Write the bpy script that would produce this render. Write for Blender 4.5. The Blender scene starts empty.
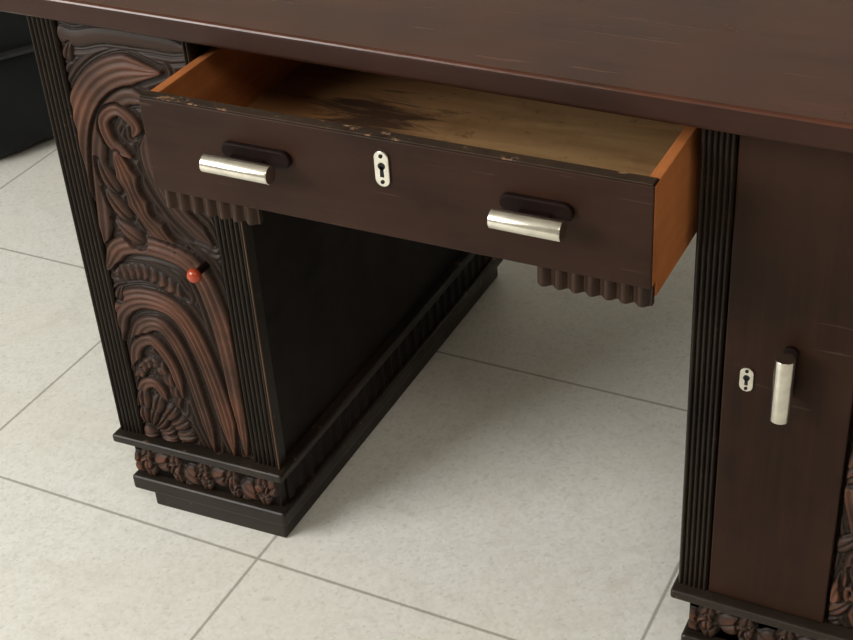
import bpy, bmesh, numpy as np
from math import *
from mathutils import Matrix, Vector
C=np.array([0.9175,-1.2317,1.3616]);yaw,pitch,roll,f=-0.4998,0.5952,-0.073,1437.9
cy,sy=cos(yaw),sin(yaw); cp,sp=cos(pitch),sin(pitch)
fw=np.array([sy*cp,cy*cp,-sp]); r0=np.array([cy,-sy,0.]); u0=np.cross(r0,fw)
cr,sr=cos(roll),sin(roll); rr=cr*r0+sr*u0; uu=-sr*r0+cr*u0
SC=bpy.context.scene
SC.view_settings.view_transform='Standard'
cd=bpy.data.cameras.new('camera');cam=bpy.data.objects.new('camera',cd);SC.collection.objects.link(cam);SC.camera=cam
cd.sensor_width=36;cd.lens=f/853*36;cd.clip_start=.02
cam.matrix_world=Matrix(((rr[0],uu[0],-fw[0],C[0]),(rr[1],uu[1],-fw[1],C[1]),(rr[2],uu[2],-fw[2],C[2]),(0,0,0,1)))
FZ=-.016
# ---------- materials
def mat(name):
    m=bpy.data.materials.new(name);m.use_nodes=True
    nt=m.node_tree;return m,nt,nt.nodes['Principled BSDF']
def N(nt,t,**k):
    n=nt.nodes.new(t)
    for a,b in k.items():
        if a in n.inputs: n.inputs[a].default_value=b
        else: setattr(n,a,b)
    return n
def ramp(nt,fac,stops):
    n=nt.nodes.new('ShaderNodeValToRGB')
    e=n.color_ramp.elements
    while len(e)<len(stops): e.new(.5)
    for el,(p,c) in zip(e,stops):
        el.position=p; el.color=(*c,1)
    nt.links.new(fac,n.inputs[0]);return n.outputs[0]
def coords(nt,scale=(1,1,1),rot=(0,0,0)):
    t=nt.nodes.new('ShaderNodeTexCoord');m=nt.nodes.new('ShaderNodeMapping')
    m.inputs['Scale'].default_value=scale;m.inputs['Rotation'].default_value=rot
    nt.links.new(t.outputs['Object'],m.inputs[0]);return m.outputs[0]
def noise(nt,vec,s,d=6,r=.6,dist=0):
    n=N(nt,'ShaderNodeTexNoise');n.inputs['Scale'].default_value=s;n.inputs['Detail'].default_value=d
    n.inputs['Roughness'].default_value=r;n.inputs['Distortion'].default_value=dist
    nt.links.new(vec,n.inputs['Vector']);return n.outputs['Fac']
def mixc(nt,fac,a,b,mode='MIX'):
    n=nt.nodes.new('ShaderNodeMix');n.data_type='RGBA';n.blend_type=mode
    for s,v in ((n.inputs[0],fac),(n.inputs[6],a),(n.inputs[7],b)):
        if isinstance(v,(int,float)): s.default_value=v
        elif isinstance(v,tuple): s.default_value=(*v,1)
        else: nt.links.new(v,s)
    return n.outputs[2]
def bump(nt,p,h,st,dist=.001):
    b=N(nt,'ShaderNodeBump');b.inputs['Strength'].default_value=st;b.inputs['Distance'].default_value=dist
    nt.links.new(h,b.inputs['Height']);nt.links.new(b.outputs[0],p.inputs['Normal'])
def wood(name,dark,light,grain,rough=.4,chips=None,chipthr=.72,spec=.25,scr=None):
    m,nt,p=mat(name)
    v=coords(nt,grain);n1=noise(nt,v,6,8,.7,.3)
    v2=coords(nt);n2=noise(nt,v2,4,5,.6)
    base=ramp(nt,n1,[(.32,dark),(.68,light)])
    c2=mixc(nt,ramp(nt,n2,[(.38,(0,0,0)),(.68,(.7,.7,.7))]),base,tuple(x*1.6 for x in light))
    if chips:
        n3=noise(nt,v2,45,8,.75)
        c2=mixc(nt,ramp(nt,n3,[(chipthr,(0,0,0)),(chipthr+.03,(1,1,1))]),c2,chips)
    if scr:
        for rot in ((.3,.2,.5),(1.0,.7,-.4)):
            ns=noise(nt,coords(nt,(3,60,60),rot),2.2,3,.5,.6)
            c2=mixc(nt,ramp(nt,ns,[(.705,(0,0,0)),(.725,(.7,.7,.7))]),c2,scr)
    nt.links.new(c2,p.inputs['Base Color'])
    rg=ramp(nt,noise(nt,v2,12,6,.7),[(.3,(rough-.08,)*3),(.75,(rough+.12,)*3)])
    nt.links.new(rg,p.inputs['Roughness']);p.inputs['Specular IOR Level'].default_value=spec
    bump(nt,p,n1,.25,.0006);return m
M_FRONT=wood('dark_stained_wood_front',(.012,.0050,.0028),(.027,.0112,.0062),(.6,4,9),.48,(.08,.037,.02),.68,.15,(.07,.038,.024))
M_DOOR=wood('dark_stained_wood_door',(.011,.0047,.0025),(.025,.0105,.0056),(9,4,.6),.48,(.08,.037,.02),.70,.15,(.06,.033,.02))
M_TOP=wood('mahogany_top',(.033,.0096,.0042),(.068,.0205,.009),(.5,7,7),.18,(.15,.068,.038),.72,.45,(.14,.065,.038))
M_TEDGE=wood('tabletop_edge',(.013,.0048,.0027),(.028,.0105,.006),(.5,7,7),.4,(.09,.04,.02),.68,.2)
M_BLK=wood('ebonised_wood',(.006,.0045,.003),(.019,.0125,.0085),(7,7,.6),.42,(.09,.053,.033),.62,.22)
M_LEDGE=wood('ebonised_ledge',(.007,.0055,.004),(.021,.0145,.0105),(1,1,6),.38,(.12,.073,.045),.61,.25)
M_TRIM=wood('brown_trim',(.009,.0048,.0033),(.034,.0165,.009),(7,7,1),.4,(.09,.045,.028),.66,.2)
M_SIDE=wood('black_side_panel',(.004,.0026,.002),(.010,.0065,.0045),(6,.6,6),.6,None,spec=.15)
M_MOUNT=wood('dark_handle_mount',(.003,.0015,.001),(.010,.004,.003),(6,.6,6),.6,None,spec=.12)
M_RAW=wood('raw_orange_wood',(.24,.070,.020),(.43,.15,.046),(6,.7,9),.6,(.06,.02,.01),.67)
M_EDGE=wood('worn_arris',(.010,.007,.005),(.04,.024,.014),(9,9,1),.6,(.24,.14,.08),.58)
M_ARR=wood('worn_corner',(.025,.013,.008),(.10,.055,.03),(9,9,.5),.6,None)
def m_bottom():
    m,nt,p=mat('drawer_bottom_board')
    v=coords(nt,(1,6,1));n1=noise(nt,v,5,7,.6,.4)
    c=ramp(nt,n1,[(.3,(.38,.21,.08)),(.7,(.62,.38,.17))])
    v2=coords(nt);n2=noise(nt,v2,9,5,.6);n3=noise(nt,coords(nt,(2,9,1)),4,7,.75,.8);n4=noise(nt,v2,38,6,.75)
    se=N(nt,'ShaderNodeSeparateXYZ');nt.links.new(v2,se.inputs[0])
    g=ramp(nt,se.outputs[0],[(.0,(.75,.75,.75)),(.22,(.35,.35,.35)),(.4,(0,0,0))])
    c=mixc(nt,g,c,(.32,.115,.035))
    c=mixc(nt,ramp(nt,n2,[(.52,(0,0,0)),(.74,(.65,.65,.65))]),c,(.22,.095,.035))
    c=mixc(nt,ramp(nt,n4,[(.60,(0,0,0)),(.68,(.6,.6,.6))]),c,(.12,.055,.025))
    mp=nt.nodes.new('ShaderNodeMapping');t=nt.nodes.new('ShaderNodeTexCoord')
    mp.inputs['Location'].default_value=(-.14*5.5,-.09*6.5,-.61*9);mp.inputs['Scale'].default_value=(5.5,6.5,9)
    nt.links.new(t.outputs['Object'],mp.inputs[0])
    gr=N(nt,'ShaderNodeTexGradient',gradient_type='SPHERICAL');nt.links.new(mp.outputs[0],gr.inputs[0])
    ml=N(nt,'ShaderNodeMath',operation='MULTIPLY_ADD');nt.links.new(gr.outputs['Fac'],ml.inputs[0]);ml.inputs[1].default_value=.38
    nt.links.new(n3,ml.inputs[2])
    c=mixc(nt,ramp(nt,ml.outputs[0],[(.68,(0,0,0)),(.83,(.9,.9,.9))]),c,(.045,.02,.01))
    nt.links.new(c,p.inputs['Base Color']);p.inputs['Roughness'].default_value=.7
    bump(nt,p,n1,.2,.0005);return m
M_BOT=m_bottom()
def m_carved():
    m,nt,p=mat('carved_wood')
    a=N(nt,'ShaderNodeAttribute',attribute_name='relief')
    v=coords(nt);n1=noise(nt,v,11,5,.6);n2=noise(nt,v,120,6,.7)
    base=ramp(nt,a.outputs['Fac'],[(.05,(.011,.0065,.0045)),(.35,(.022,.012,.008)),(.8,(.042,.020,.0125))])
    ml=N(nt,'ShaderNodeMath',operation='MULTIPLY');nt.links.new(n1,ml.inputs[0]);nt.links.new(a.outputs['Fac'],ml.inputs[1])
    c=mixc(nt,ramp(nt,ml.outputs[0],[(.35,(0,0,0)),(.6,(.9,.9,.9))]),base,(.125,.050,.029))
    nt.links.new(c,p.inputs['Base Color']);p.inputs['Roughness'].default_value=.5;p.inputs['Specular IOR Level'].default_value=.22
    bump(nt,p,n2,.3,.0006);return m
M_CARV=m_carved()
def simple(name,col,rough,metal=0,nz=None,spec=.5):
    m,nt,p=mat(name);v=coords(nt);n=noise(nt,v,nz or 60,5,.6)
    c=ramp(nt,n,[(.3,tuple(x*.75 for x in col)),(.7,col)]);nt.links.new(c,p.inputs['Base Color'])
    p.inputs['Roughness'].default_value=rough;p.inputs['Metallic'].default_value=metal;p.inputs['Specular IOR Level'].default_value=spec
    bump(nt,p,n,.08,.0004);return m
M_NI=simple('worn_nickel',(.82,.78,.68),.22,1.)
M_HOLE=simple('keyhole_black',(.004,.004,.004),.9)
M_RED=simple('red_bakelite',(.40,.05,.015),.15)
M_CLOTH=simple('black_nylon',(.004,.005,.006),.75,0,300,.3)
M_PIPE=simple('black_webbing',(.012,.012,.013),.6,0,300)
M_WALL=simple('plaster_wall',(.54,.51,.46),.9,0,8)
M_CEIL=simple('ceiling_paint',(.66,.64,.60),.9,0,8)
def m_floor():
    m,nt,p=mat('terrazzo_tiles')
    T=.5366;t0=-.5528;s0=-.0597
    v=coords(nt)
    vo=N(nt,'ShaderNodeTexVoronoi');vo.inputs['Scale'].default_value=210;nt.links.new(v,vo.inputs['Vector'])
    sp_=ramp(nt,vo.outputs['Color'],[(.0,(.64,.64,.60)),(.22,(.74,.745,.70)),(.5,(.785,.79,.75)),(1,(.84,.845,.81))])
    n1=noise(nt,v,2.2,6,.65);n2=noise(nt,v,70,6,.8);n4=noise(nt,v,13,8,.8,.6)
    c=mixc(nt,ramp(nt,n1,[(.38,(0,0,0)),(.7,(.5,.5,.5))]),sp_,(.76,.72,.61))
    c=mixc(nt,ramp(nt,n4,[(.5,(0,0,0)),(.70,(.45,.45,.45))]),c,(.60,.575,.50))
    c=mixc(nt,ramp(nt,n2,[(.57,(0,0,0)),(.69,(.5,.5,.5))]),c,(.45,.42,.36))
    se=N(nt,'ShaderNodeSeparateXYZ');nt.links.new(v,se.inputs[0])
    ms=[]
    for ax,o in ((0,t0),(1,s0)):
        a=N(nt,'ShaderNodeMath',operation='MULTIPLY_ADD');nt.links.new(se.outputs[ax],a.inputs[0]);a.inputs[1].default_value=1/T;a.inputs[2].default_value=-o/T+20.5
        fr=N(nt,'ShaderNodeMath',operation='FRACT');nt.links.new(a.outputs[0],fr.inputs[0])
        s=N(nt,'ShaderNodeMath',operation='SUBTRACT');nt.links.new(fr.outputs[0],s.inputs[0]);s.inputs[1].default_value=.5
        ab=N(nt,'ShaderNodeMath',operation='ABSOLUTE');nt.links.new(s.outputs[0],ab.inputs[0]);ms.append(ab.outputs[0])
    mn=N(nt,'ShaderNodeMath',operation='MINIMUM');nt.links.new(ms[0],mn.inputs[0]);nt.links.new(ms[1],mn.inputs[1])
    wb=N(nt,'ShaderNodeMath',operation='MULTIPLY_ADD');nt.links.new(noise(nt,v,60,4,.7),wb.inputs[0]);wb.inputs[1].default_value=-.004;nt.links.new(mn.outputs[0],wb.inputs[2])
    j=ramp(nt,wb.outputs[0],[(.0,(.75,.75,.75)),(.0014,(0,0,0))])
    c=mixc(nt,j,c,(.28,.26,.22))
    nt.links.new(c,p.inputs['Base Color']);p.inputs['Roughness'].default_value=.42
    p.inputs['Specular IOR Level'].default_value=.35
    bump(nt,p,n2,.1,.0006);return m
M_FLOOR=m_floor()
# ---------- geometry
desk=bpy.data.objects.new('pedestal_desk',None);SC.collection.objects.link(desk)
def link(name,me,m,parent=desk,smooth=False):
    o=bpy.data.objects.new(name,me);SC.collection.objects.link(o)
    if m: me.materials.append(m)
    if parent: o.parent=parent
    if smooth:
        for p in me.polygons:p.use_smooth=True
    return o
def box(name,x0,x1,y0,y1,z0,z1,m,bev=.001,seg=2,parent=desk):
    me=bpy.data.meshes.new(name);bm=bmesh.new();bmesh.ops.create_cube(bm,size=1)
    for v in bm.verts:
        v.co=Vector(((x0+x1)/2+v.co.x*(x1-x0),(y0+y1)/2+v.co.y*(y1-y0),(z0+z1)/2+v.co.z*(z1-z0)))
    if bev: bmesh.ops.bevel(bm,geom=bm.edges[:],offset=bev,segments=seg,profile=.5,affect='EDGES')
    bm.to_mesh(me);bm.free();return link(name,me,m,parent)
def reed(name,p0,ud,nd,L,n,dep,thick,z0,z1,m,duty=1.):
    k=8;pts=[]
    for i in range(n):
        for j in range(k):
            t=j/k; q=t/duty
            pts.append(((i+t)*L/n,(dep*sin(pi*q) if q<1 else 0)-dep))
    pts.append((L,-dep));ud=np.array(ud,float);nd=np.array(nd,float);p0=np.array(p0,float)
    vs=[];fs=[]
    for z in (z0,z1):
        for a,h in pts:
            w=p0+ud*a+nd*h;vs.append((w[0],w[1],z))
        for a,h in pts:
            w=p0+ud*a-nd*thick;vs.append((w[0],w[1],z))
    P=len(pts)
    for i in range(P-1):
        fs.append((i,i+1,2*P+i+1,2*P+i))
        fs.append((P+i,P+i+1,i+1,i));fs.append((2*P+i,2*P+i+1,3*P+i+1,3*P+i))
        fs.append((P+i+1,P+i,3*P+i,3*P+i+1))
    fs.append((0,2*P,3*P,P));fs.append((P-1,2*P-1,4*P-1,3*P-1))
    me=bpy.data.meshes.new(name);me.from_pydata(vs,[],fs)
    bm=bmesh.new();bm.from_mesh(me);bmesh.ops.recalc_face_normals(bm,faces=bm.faces[:]);bm.to_mesh(me);bm.free()
    return link(name,me,m)
def catmull(P,n=10):
    P=[np.array(p,float) for p in P];Q=[2*P[0]-P[1]]+P+[2*P[-1]-P[-2]];o=[]
    for i in range(1,len(Q)-2):
        for k in range(n):
            t=k/n;a,b,c,d=Q[i-1:i+3]
            o.append(.5*((2*b)+(-a+c)*t+(2*a-5*b+4*c-d)*t*t+(-a+3*b-3*c+d)*t**3))
    o.append(P[-1]);return np.array(o)
def relief(name,W,H,res,strokes,leaves,origin,ud,nd,m,hmax=.012):
    nx=int(W/res)+1;nz=int(H/res)+1
    U,V=np.meshgrid(np.linspace(0,W,nx),np.linspace(0,H,nz));h=np.zeros_like(U)
    dm=np.full(U.shape,.05)
    def leaf(h,cx,cz,a,b,ang,hh0):
        ca,sa=cos(ang),sin(ang);x=(U-cx)*ca+(V-cz)*sa;z=-(U-cx)*sa+(V-cz)*ca
        bb=b*np.clip(1-.4*(x/a),.2,2);q=(x/a)**2+(z/bb)**2
        h=np.where((q>=1)&(q<1.35),h*.45,h)
        hh=hh0*np.clip(1-q,0,1)**.4*(1-.45*np.exp(-(z/(.14*b))**2))
        return np.where((q<1),np.maximum(hh,h*.3),h)
    for st in strokes:
        P=catmull(st['p']);w0,w1=st['w'];seg=P[1:]-P[:-1];n=len(seg)
        best=np.full(U.shape,1e9);sd=np.zeros_like(U);tt=np.zeros_like(U)
        for i in range(n):
            d=seg[i];l2=d@d+1e-12
            t=np.clip(((U-P[i,0])*d[0]+(V-P[i,1])*d[1])/l2,0,1)
            ex=U-P[i,0]-t*d[0];ez=V-P[i,1]-t*d[1];dd=np.hypot(ex,ez)
            s=np.sign(d[0]*ez-d[1]*ex);mk=dd<best
            best=np.where(mk,dd,best);sd=np.where(mk,s*dd,sd);tt=np.where(mk,(i+t)/n,tt)
        w=(w0+(w1-w0)*tt)*np.clip(np.sin(np.pi*np.clip(tt*.94+.04,0,1))*2.4,0.15,1)
        if st.get('ser'): w=w*(1-.35*np.abs(np.sin(tt*np.pi*st['ser'])))
        dm=np.minimum(dm,np.maximum(best-w,0))
        q=sd/np.maximum(w,1e-6);ins=np.abs(q)<1
        body=np.sqrt(np.clip(1-q*q,0,1));k=st.get('k',3)
        g=.5-.5*np.cos(2*np.pi*k*(q+1)/2)
        hh=st['h']*(.35+.65*body**.6)*(.80+.20*g)
        if st.get('x'): hh=hh*(.6+.4*np.abs(np.sin(tt*np.pi*st['x']+np.abs(q)*1.2)))
        h=np.where(ins&(hh>h*.8),hh,h*np.where(np.abs(q)<1.18,.35,1))
    if strokes:
        bg=.0055*(.35+.65*np.abs(np.cos(np.pi*dm/.0085)))*np.clip(dm/.0025,0,1)
        h=np.where(h<.001,bg,h)
    for l in leaves: h=leaf(h,*l)
    h=np.clip(h,0,hmax)
    edge=np.minimum(np.minimum(U,W-U),np.minimum(V,H-V));h=h*np.clip(edge/.002,0,1)
    hb=h.copy();hb[1:-1,1:-1]=(h[1:-1,1:-1]*4+h[:-2,1:-1]+h[2:,1:-1]+h[1:-1,:-2]+h[1:-1,2:])/8
    o=np.array(origin);ud=np.array(ud,float);nd=np.array(nd,float)
    co=o[None,None]+U[...,None]*ud+hb[...,None]*nd;co[...,2]+=V
    idx=np.arange(nx*nz).reshape(nz,nx)
    a=idx[:-1,:-1].ravel();b=idx[:-1,1:].ravel();c=idx[1:,1:].ravel();d=idx[1:,:-1].ravel()
    me=bpy.data.meshes.new(name);me.from_pydata(co.reshape(-1,3).tolist(),[],np.stack([a,b,c,d],1).tolist())
    at=me.attributes.new('relief','FLOAT','POINT');at.data.foreach_set('value',(hb/ hmax).ravel().astype(np.float32))
    return link(name,me,m,smooth=True)
def cyl(name,p0,p1,r,m,seg=40,bev=.001,parent=desk):
    p0=Vector(p0);p1=Vector(p1);d=p1-p0;bm=bmesh.new()
    bmesh.ops.create_cone(bm,cap_ends=True,segments=seg,radius1=r,radius2=r,depth=d.length)
    if bev:
        es=[e for e in bm.edges if abs(abs(e.verts[0].co.z)-d.length/2)<1e-6 and abs(e.verts[0].co.z-e.verts[1].co.z)<1e-6]
        bmesh.ops.bevel(bm,geom=es,offset=bev,segments=3,profile=.5,affect='EDGES')
    bmesh.ops.transform(bm,matrix=Matrix.Translation((p0+p1)/2)@d.to_track_quat('Z','Y').to_matrix().to_4x4(),verts=bm.verts[:])
    me=bpy.data.meshes.new(name);bm.to_mesh(me);bm.free();o=link(name,me,m,parent)
    for p in me.polygons:p.use_smooth=len(p.vertices)==4
    return o
def slab(name,outline,y0,y1,m,bev=.0008):
    bm=bmesh.new();vs=[bm.verts.new((x,y1,z)) for x,z in outline];fc=bm.faces.new(vs)
    e=bmesh.ops.extrude_face_region(bm,geom=[fc]);nv=[v for v in e['geom'] if isinstance(v,bmesh.types.BMVert)]
    for v in nv:v.co.y=y0
    bmesh.ops.recalc_face_normals(bm,faces=bm.faces[:])
    if bev:
        es=[e for e in bm.edges if all(abs(v.co.y-y0)<1e-7 for v in e.verts)]
        bmesh.ops.bevel(bm,geom=es,offset=bev,segments=2,profile=.5,affect='EDGES')
    me=bpy.data.meshes.new(name);bm.to_mesh(me);bm.free();return link(name,me,m)
def stadium(cx,cz,w,h,n=12):
    r=min(w,h)/2;o=[]
    if h>=w:
        for i in range(n+1):
            a=pi*i/n;o.append((cx+r*cos(a),cz+(h/2-r)+r*sin(a)))
        for i in range(n+1):
            a=pi+pi*i/n;o.append((cx+r*cos(a),cz-(h/2-r)+r*sin(a)))
    else:
        for i in range(n+1):
            a=-pi/2+pi*i/n;o.append((cx+(w/2-r)+r*cos(a),cz+r*sin(a)))
        for i in range(n+1):
            a=pi/2+pi*i/n;o.append((cx-(w/2-r)+r*cos(a),cz+r*sin(a)))
    return o
ZT=.735;ZL=.104;D=.735
tt=box('tabletop',-.34,.92,-.030,.79,ZT,ZT+.029,M_TOP,.005,4)
tt.data.materials.append(M_TEDGE)
for p in tt.data.polygons:
    if p.normal.y<-.9 or p.normal.z<-.5: p.material_index=1
for v in tt.data.vertices:
    if v.co.y<.4: v.co.y-=.024*(v.co.x-.12)
box('tabletop_underframe',-.250,.82,.03,.70,ZT-.012,ZT-.0005,M_SIDE,.001)
LEFT=[]
def plinth(px0,px1,tag,i1,i2):
    o=[box(tag+'_foot',px0+i2,px1+.001,-.010,D-.01,FZ,.018,M_LEDGE,.003),
    box(tag+'_lower_ledge',px0+i1,px1+.009,-.018,D,.013,.038,M_LEDGE,.005,3),
    box(tag+'_plinth_core',px0+i1+.006,px1-.003,-.004,D-.01,.037,.091,M_BLK,.001),
    box(tag+'_upper_ledge',px0-.005,px1+.010,-.014,D,.090,ZL,M_LEDGE,.004,3)]
    lv=[];a0=px0+i1+.006;L=px1-.003-a0
    n=5
    for i in range(n):
        x=(i+.5)*L/n;s=1 if i%2 else -1
        lv.append((x-.016,.027+s*.007,.021,.016,.5*s,.0095));lv.append((x+.015,.027-s*.007,.020,.016,-.6*s+3.14,.0095))
        lv.append((x,.041,.013,.011,1.4,.008));lv.append((x+.002,.011,.013,.011,-1.5,.008))
        for k in range(4): lv.append((x+.006*cos(k*1.57+i),.027+.006*sin(k*1.57+i),.0085,.0075,k*1.57+i,.0105))
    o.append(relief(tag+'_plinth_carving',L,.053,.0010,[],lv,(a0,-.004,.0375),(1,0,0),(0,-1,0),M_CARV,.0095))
    return o
LEFT+=plinth(-.261,0,'left_pedestal',.018,.046);plinth(.5635,.824,'right_pedestal',.012,.03)
reed('left_plinth_side_flutes',(.003,.012),(0,1),(1,0),D-.03,26,.003,.006,.040,.088,M_SIDE,.6)
reed('right_plinth_side_flutes',(.5795,.012),(0,1),(-1,0),D-.03,26,.003,.006,.040,.088,M_SIDE,.6)
LEFT.append(box('left_pedestal_body',-.257,-.006,.012,D-.01,ZL-.002,.566,M_SIDE,.001))
LEFT.append(box('left_pedestal_body_upper',-.257,-.046,.012,D-.01,.560,ZT,M_SIDE,.001))
LEFT.append(reed('left_column_outer',(-.261,0),(1,0),(0,-1),.039,6,.004,.02,ZL,ZT,M_BLK))
LEFT.append(reed('left_column_inner',(-.042,0),(1,0),(0,-1),.041,6,.004,.02,ZL,.566,M_BLK))
LEFT.append(reed('left_column_stile',(-.046,0),(1,0),(0,-1),.010,2,.003,.02,.566,ZT,M_BLK))
box('left_column_worn_edge',-.0014,.0006,-.0012,.001,ZL,.566,M_ARR,.0004)
box('right_pedestal_body',.568,.820,.014,D-.01,ZL-.002,ZT,M_SIDE,.001)
reed('right_column_inner',(.5635,0),(1,0),(0,-1),.036,6,.004,.02,ZL,ZT,M_BLK)
reed('right_column_outer',(.785,0),(1,0),(0,-1),.039,6,.004,.02,ZL,ZT,M_BLK)
box('right_door',.602,.739,-.001,.016,ZL+.003,ZT-.004,M_DOOR,.002)
# carved strokes, millimetres on the pedestal front (x, z)
SW="-243,395 -240,460 -233,520 -218,592 -187,645 -141,675 -83,680|-214,420 -207,480 -196,560 -175,610 -140,640 -100,640|-232,716 -199,708 -160,716 -100,716 -28,712|-148,560 -172,575 -178,605 -155,622 -132,605 -138,588|-168,560 -158,520 -143,475 -107,435 -66,405|-120,590 -118,540 -92,490 -50,450|-219,385 -190,423 -133,430 -82,410 -59,342 -50,242 -50,114|-211,378 -160,385 -107,360|-233,252 -219,316 -175,346 -121,334 -93,272 -76,184 -70,108|-203,251 -185,297 -151,306 -126,263 -110,175 -102,105|-210,218 -200,262 -172,278 -148,245 -138,190|-212,190 -198,228 -174,238 -155,205 -148,165|-214,168 -200,198 -180,203 -166,180"
par=[((.023,.021),.012,4,{}),((.012,.012),.010,2,{}),((.012,.010),.007,1,{}),((.010,.008),.011,2,{}),((.020,.013),.012,4,{'ser':5}),((.015,.013),.009,3,{}),((.014,.017),.012,3,{}),((.014,.011),.009,1,{'x':9}),((.019,.013),.012,4,{}),((.014,.009),.011,3,{}),((.010,.009),.011,2,{}),((.010,.008),.010,2,{'x':9}),((.010,.008),.011,2,{})]
st=[]
for l,(w,h,k,e) in zip(SW.split('|'),par):
    st.append(dict(p=[(float(q.split(',')[0])/1000+.222,float(q.split(',')[1])/1000-ZL) for q in l.split()],w=w,h=h,k=k,**e))
lv=[]
def L_(x,z,a,b,ang,h): lv.append((x/1000+.222,z/1000-ZL,a/1000,b/1000,ang,h))
for (x,z,ang) in [(-190,525,2.0),(-184,485,2.2),(-174,448,2.5)]: L_(x,z,27,12,ang,.0105)
for k in range(7):
    a=-.2+k*.36;L_(-207+56*cos(a),110+54*sin(a),20,12,a+3.14,.010)
for k in range(5):
    a=-.05+k*.44;L_(-207+30*cos(a),110+30*sin(a),16,9,a+3.14,.0115)
L_(-208,110,13,13,0,.012)
for k,(x,z) in enumerate([(-212,345),(-212,690)]): L_(x,z,14,8,1.2,.008)
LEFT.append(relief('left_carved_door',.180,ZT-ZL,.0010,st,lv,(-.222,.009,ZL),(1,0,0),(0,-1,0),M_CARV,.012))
st2=[dict(p=[(.0,.02),(.03,.12),(.012,.22),(.035,.33)],w=(.014,.014),h=.012,k=3),dict(p=[(.04,.0),(.02,.08),(.04,.2)],w=(.010,.010),h=.010,k=2),dict(p=[(.01,.35),(.035,.45),(.01,.6)],w=(.014,.014),h=.012,k=3)]
lv2=[(.012+.018*(i%2),.03+i*.05,.02,.010,.8+(i%2)*1.4,.010) for i in range(8)]
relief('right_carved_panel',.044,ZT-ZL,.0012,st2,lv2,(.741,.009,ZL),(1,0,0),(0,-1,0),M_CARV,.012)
for o in LEFT:   # the left pedestal front is canted slightly forward
    for v in o.data.vertices:
        v.co.y+=.045*min(v.co.x,0)*max(0,1-max(v.co.y,0)/D)
bm=bmesh.new();bmesh.ops.create_uvsphere(bm,u_segments=24,v_segments=16,radius=.0100)
for v in bm.verts: v.co.y*=.8
bmesh.ops.translate(bm,vec=(-.066,-.026,.418),verts=bm.verts[:]);me=bpy.data.meshes.new('k');bm.to_mesh(me);bm.free();link('red_knob',me,M_RED,smooth=True)
cyl('red_knob_stem',(-.066,-.022,.418),(-.066,.004,.418),.005,M_MOUNT)
# drawer
Y0=-.106;X0,X1=-.034,.553
box('drawer_front',X0,X1,Y0,Y0+.018,.590,.704,M_FRONT,.0015)
box('drawer_front_top_edge',X0+.002,X1-.002,Y0+.002,Y0+.016,.7035,.7052,M_EDGE,.0005)
box('drawer_side_left',X0+.002,X0+.014,Y0+.018,.42,.578,.703,M_RAW,.001)
box('drawer_side_right',X1-.012,X1-.0002,Y0+.0175,.42,.572,.703,M_RAW,.001)
box('drawer_front_end_right',X1-.0005,X1+.0005,Y0+.002,Y0+.0178,.593,.703,M_RAW,0)
box('drawer_bottom',X0+.012,X1-.011,Y0+.016,.42,.606,.612,M_BOT,.0005)
box('drawer_back',X0+.012,X1-.011,.408,.42,.606,.695,M_RAW,.001)
reed('drawer_trim_left',(-.028,Y0+.002),(1,0),(0,-1),.126,7,.006,.012,.566,.5905,M_TRIM,.85)
reed('drawer_trim_right',(.430,Y0+.002),(1,0),(0,-1),.122,7,.006,.012,.566,.5905,M_TRIM,.85)
def hhandle(tag,xa,xb,xp0,xp1):
    cyl(tag+'_bar',(xa,-.134,.655),(xb,-.134,.655),.0105,M_NI)
    slab(tag+'_mount',stadium((xp0+xp1)/2,.6605,xp1-xp0,.020),-.112,Y0+.002,M_MOUNT,.002)
    box(tag+'_neck',xa+.020,xb-.020,-.134,Y0,.649,.658,M_MOUNT,.002)
hhandle('drawer_handle_left',.063,.146,.070,.156);hhandle('drawer_handle_right',.398,.473,.396,.474)
def keyplate(tag,cx,cz,w,h,y,):
    slab(tag+'_escutcheon',stadium(cx,cz,w,h),y-.0025,y+.001,M_NI,.001)
    cyl(tag+'_keyhole',(cx,y-.0030,cz+h*.08),(cx,y,cz+h*.08),w*.24,M_HOLE,24,0)
    slab(tag+'_keyslot',[(cx-w*.13,cz-h*.22),(cx+w*.13,cz-h*.22),(cx+w*.10,cz+h*.08),(cx-w*.10,cz+h*.08)],y-.0030,y,M_HOLE,0)
    for s in (-1,1): cyl(tag+'_screw',(cx,y-.0034,cz+s*h*.36),(cx,y,cz+s*h*.36),w*.13,M_HOLE,16,.0002)
keyplate('drawer',.265,.671,.017,.041,Y0);keyplate('right_door',.628,.431,.015,.031,-.001)
HX=-.006
cyl('right_door_handle_bar',(.672,-.028,.409),(.672,-.028,.487),.0105,M_NI)
slab('right_door_handle_mount',stadium(.672,.454,.016,.062),-.006,.0,M_MOUNT,.001)
box('right_door_handle_neck',.668,.677,-.028,.0,.430,.466,M_MOUNT,.002)
# room shell
def quad(name,vs,m):
    me=bpy.data.meshes.new(name);me.from_pydata(vs,[],[(0,1,2,3)]);return link(name,me,m,None)
X_0,X_1,Y_0,Y_1,H=-3.2,3.0,-4.0,2.6,2.9
quad('floor',[(X_0,Y_0,FZ),(X_1,Y_0,FZ),(X_1,Y_1,FZ),(X_0,Y_1,FZ)],M_FLOOR)
quad('ceiling',[(X_0,Y_0,H),(X_0,Y_1,H),(X_1,Y_1,H),(X_1,Y_0,H)],M_CEIL)
quad('wall_back',[(X_0,Y_1,FZ),(X_1,Y_1,FZ),(X_1,Y_1,H),(X_0,Y_1,H)],M_WALL)
quad('wall_front',[(X_0,Y_0,FZ),(X_0,Y_0,H),(X_1,Y_0,H),(X_1,Y_0,FZ)],M_WALL)
quad('wall_left',[(X_0,Y_0,FZ),(X_0,Y_1,FZ),(X_0,Y_1,H),(X_0,Y_0,H)],M_WALL)
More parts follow.
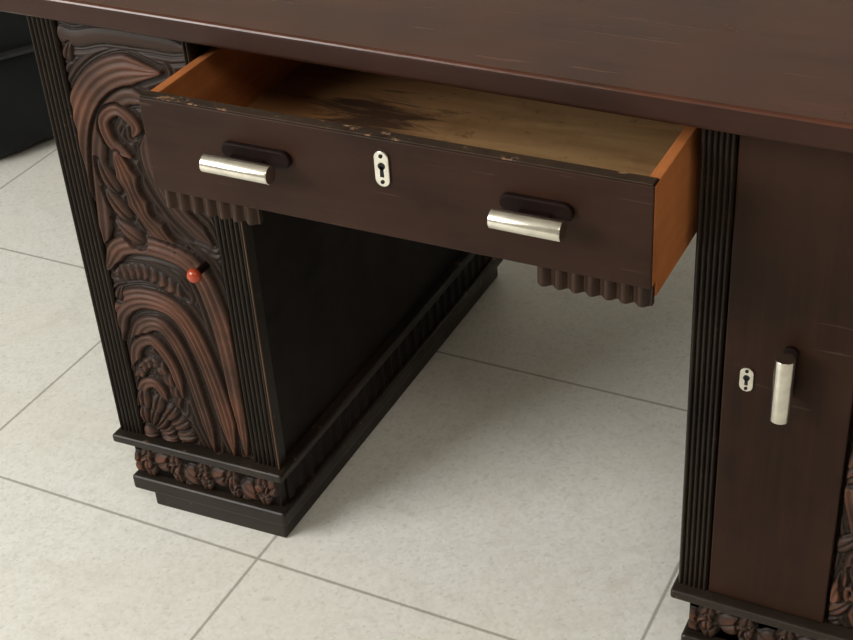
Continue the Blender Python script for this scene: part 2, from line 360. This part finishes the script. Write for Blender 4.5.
quad('wall_right',[(X_1,Y_0,FZ),(X_1,Y_0,H),(X_1,Y_1,H),(X_1,Y_1,FZ)],M_WALL)
# bag
bag=bpy.data.objects.new('black_duffel_bag',None);SC.collection.objects.link(bag)
bm=bmesh.new();bmesh.ops.create_cube(bm,size=1)
bmesh.ops.subdivide_edges(bm,edges=bm.edges[:],cuts=11,use_grid_fill=True)
for v in bm.verts:
    x,y,z=v.co*2
    n=(abs(x)**5+abs(y)**5+abs(z)**5)**.2;x,y,z=x/n,y/n,z/n
    q=.5+.5*z
    v.co=Vector((x*.42+.008*sin(z*9+y*5),y*.17*(1-.12*q)+.008*sin(x*13+z*7),max(0.0,.22+z*.22+.008*sin(x*9))))
me=bpy.data.meshes.new('bag_body');bm.to_mesh(me);bm.free();b=link('bag_body',me,M_CLOTH,bag,True)
mo=b.modifiers.new('s','SUBSURF');mo.levels=mo.render_levels=1
box('bag_side_band',-.39,.39,-.178,-.150,.235,.243,M_PIPE,.003,2,bag)
cu=bpy.data.curves.new('bag_strap','CURVE');cu.dimensions='3D';sp2=cu.splines.new('BEZIER');P=[(-.2,-.16,.25),(-.15,-.12,.46),(.15,-.12,.46),(.2,-.16,.25)]
sp2.bezier_points.add(3)
for bp_,p in zip(sp2.bezier_points,P): bp_.co=p;bp_.handle_left_type=bp_.handle_right_type='AUTO'
cu.bevel_depth=.009;o=bpy.data.objects.new('bag_strap',cu);SC.collection.objects.link(o);o.parent=bag;cu.materials.append(M_PIPE)
ang=atan2(.84,.54);bag.rotation_euler=(0,0,ang);bag.location=(-1.112-.84*.16,.80+.54*.16,FZ)
# lighting
w=bpy.data.worlds.new('room_ambient');SC.world=w;w.use_nodes=True
w.node_tree.nodes['Background'].inputs[0].default_value=(.95,.97,1,1);w.node_tree.nodes['Background'].inputs[1].default_value=.3
def area(name,loc,tgt,sx,sy_,e,col):
    l=bpy.data.lights.new(name,'AREA');l.shape='RECTANGLE';l.size=sx;l.size_y=sy_;l.energy=e;l.color=col
    o=bpy.data.objects.new(name,l);SC.collection.objects.link(o);o.location=loc
    o.rotation_euler=(Vector(tgt)-Vector(loc)).to_track_quat('-Z','Y').to_euler();return o
area('window_light',(-2.2,-2.5,2.1),(-.2,0,.2),2.2,1.6,142,(1,.99,.96))
area('warm_fill',(1.2,-1.7,2.8),(.3,0,.4),.9,.9,24,(1,.93,.82))  # added warm fill from above, no real ceiling fixture
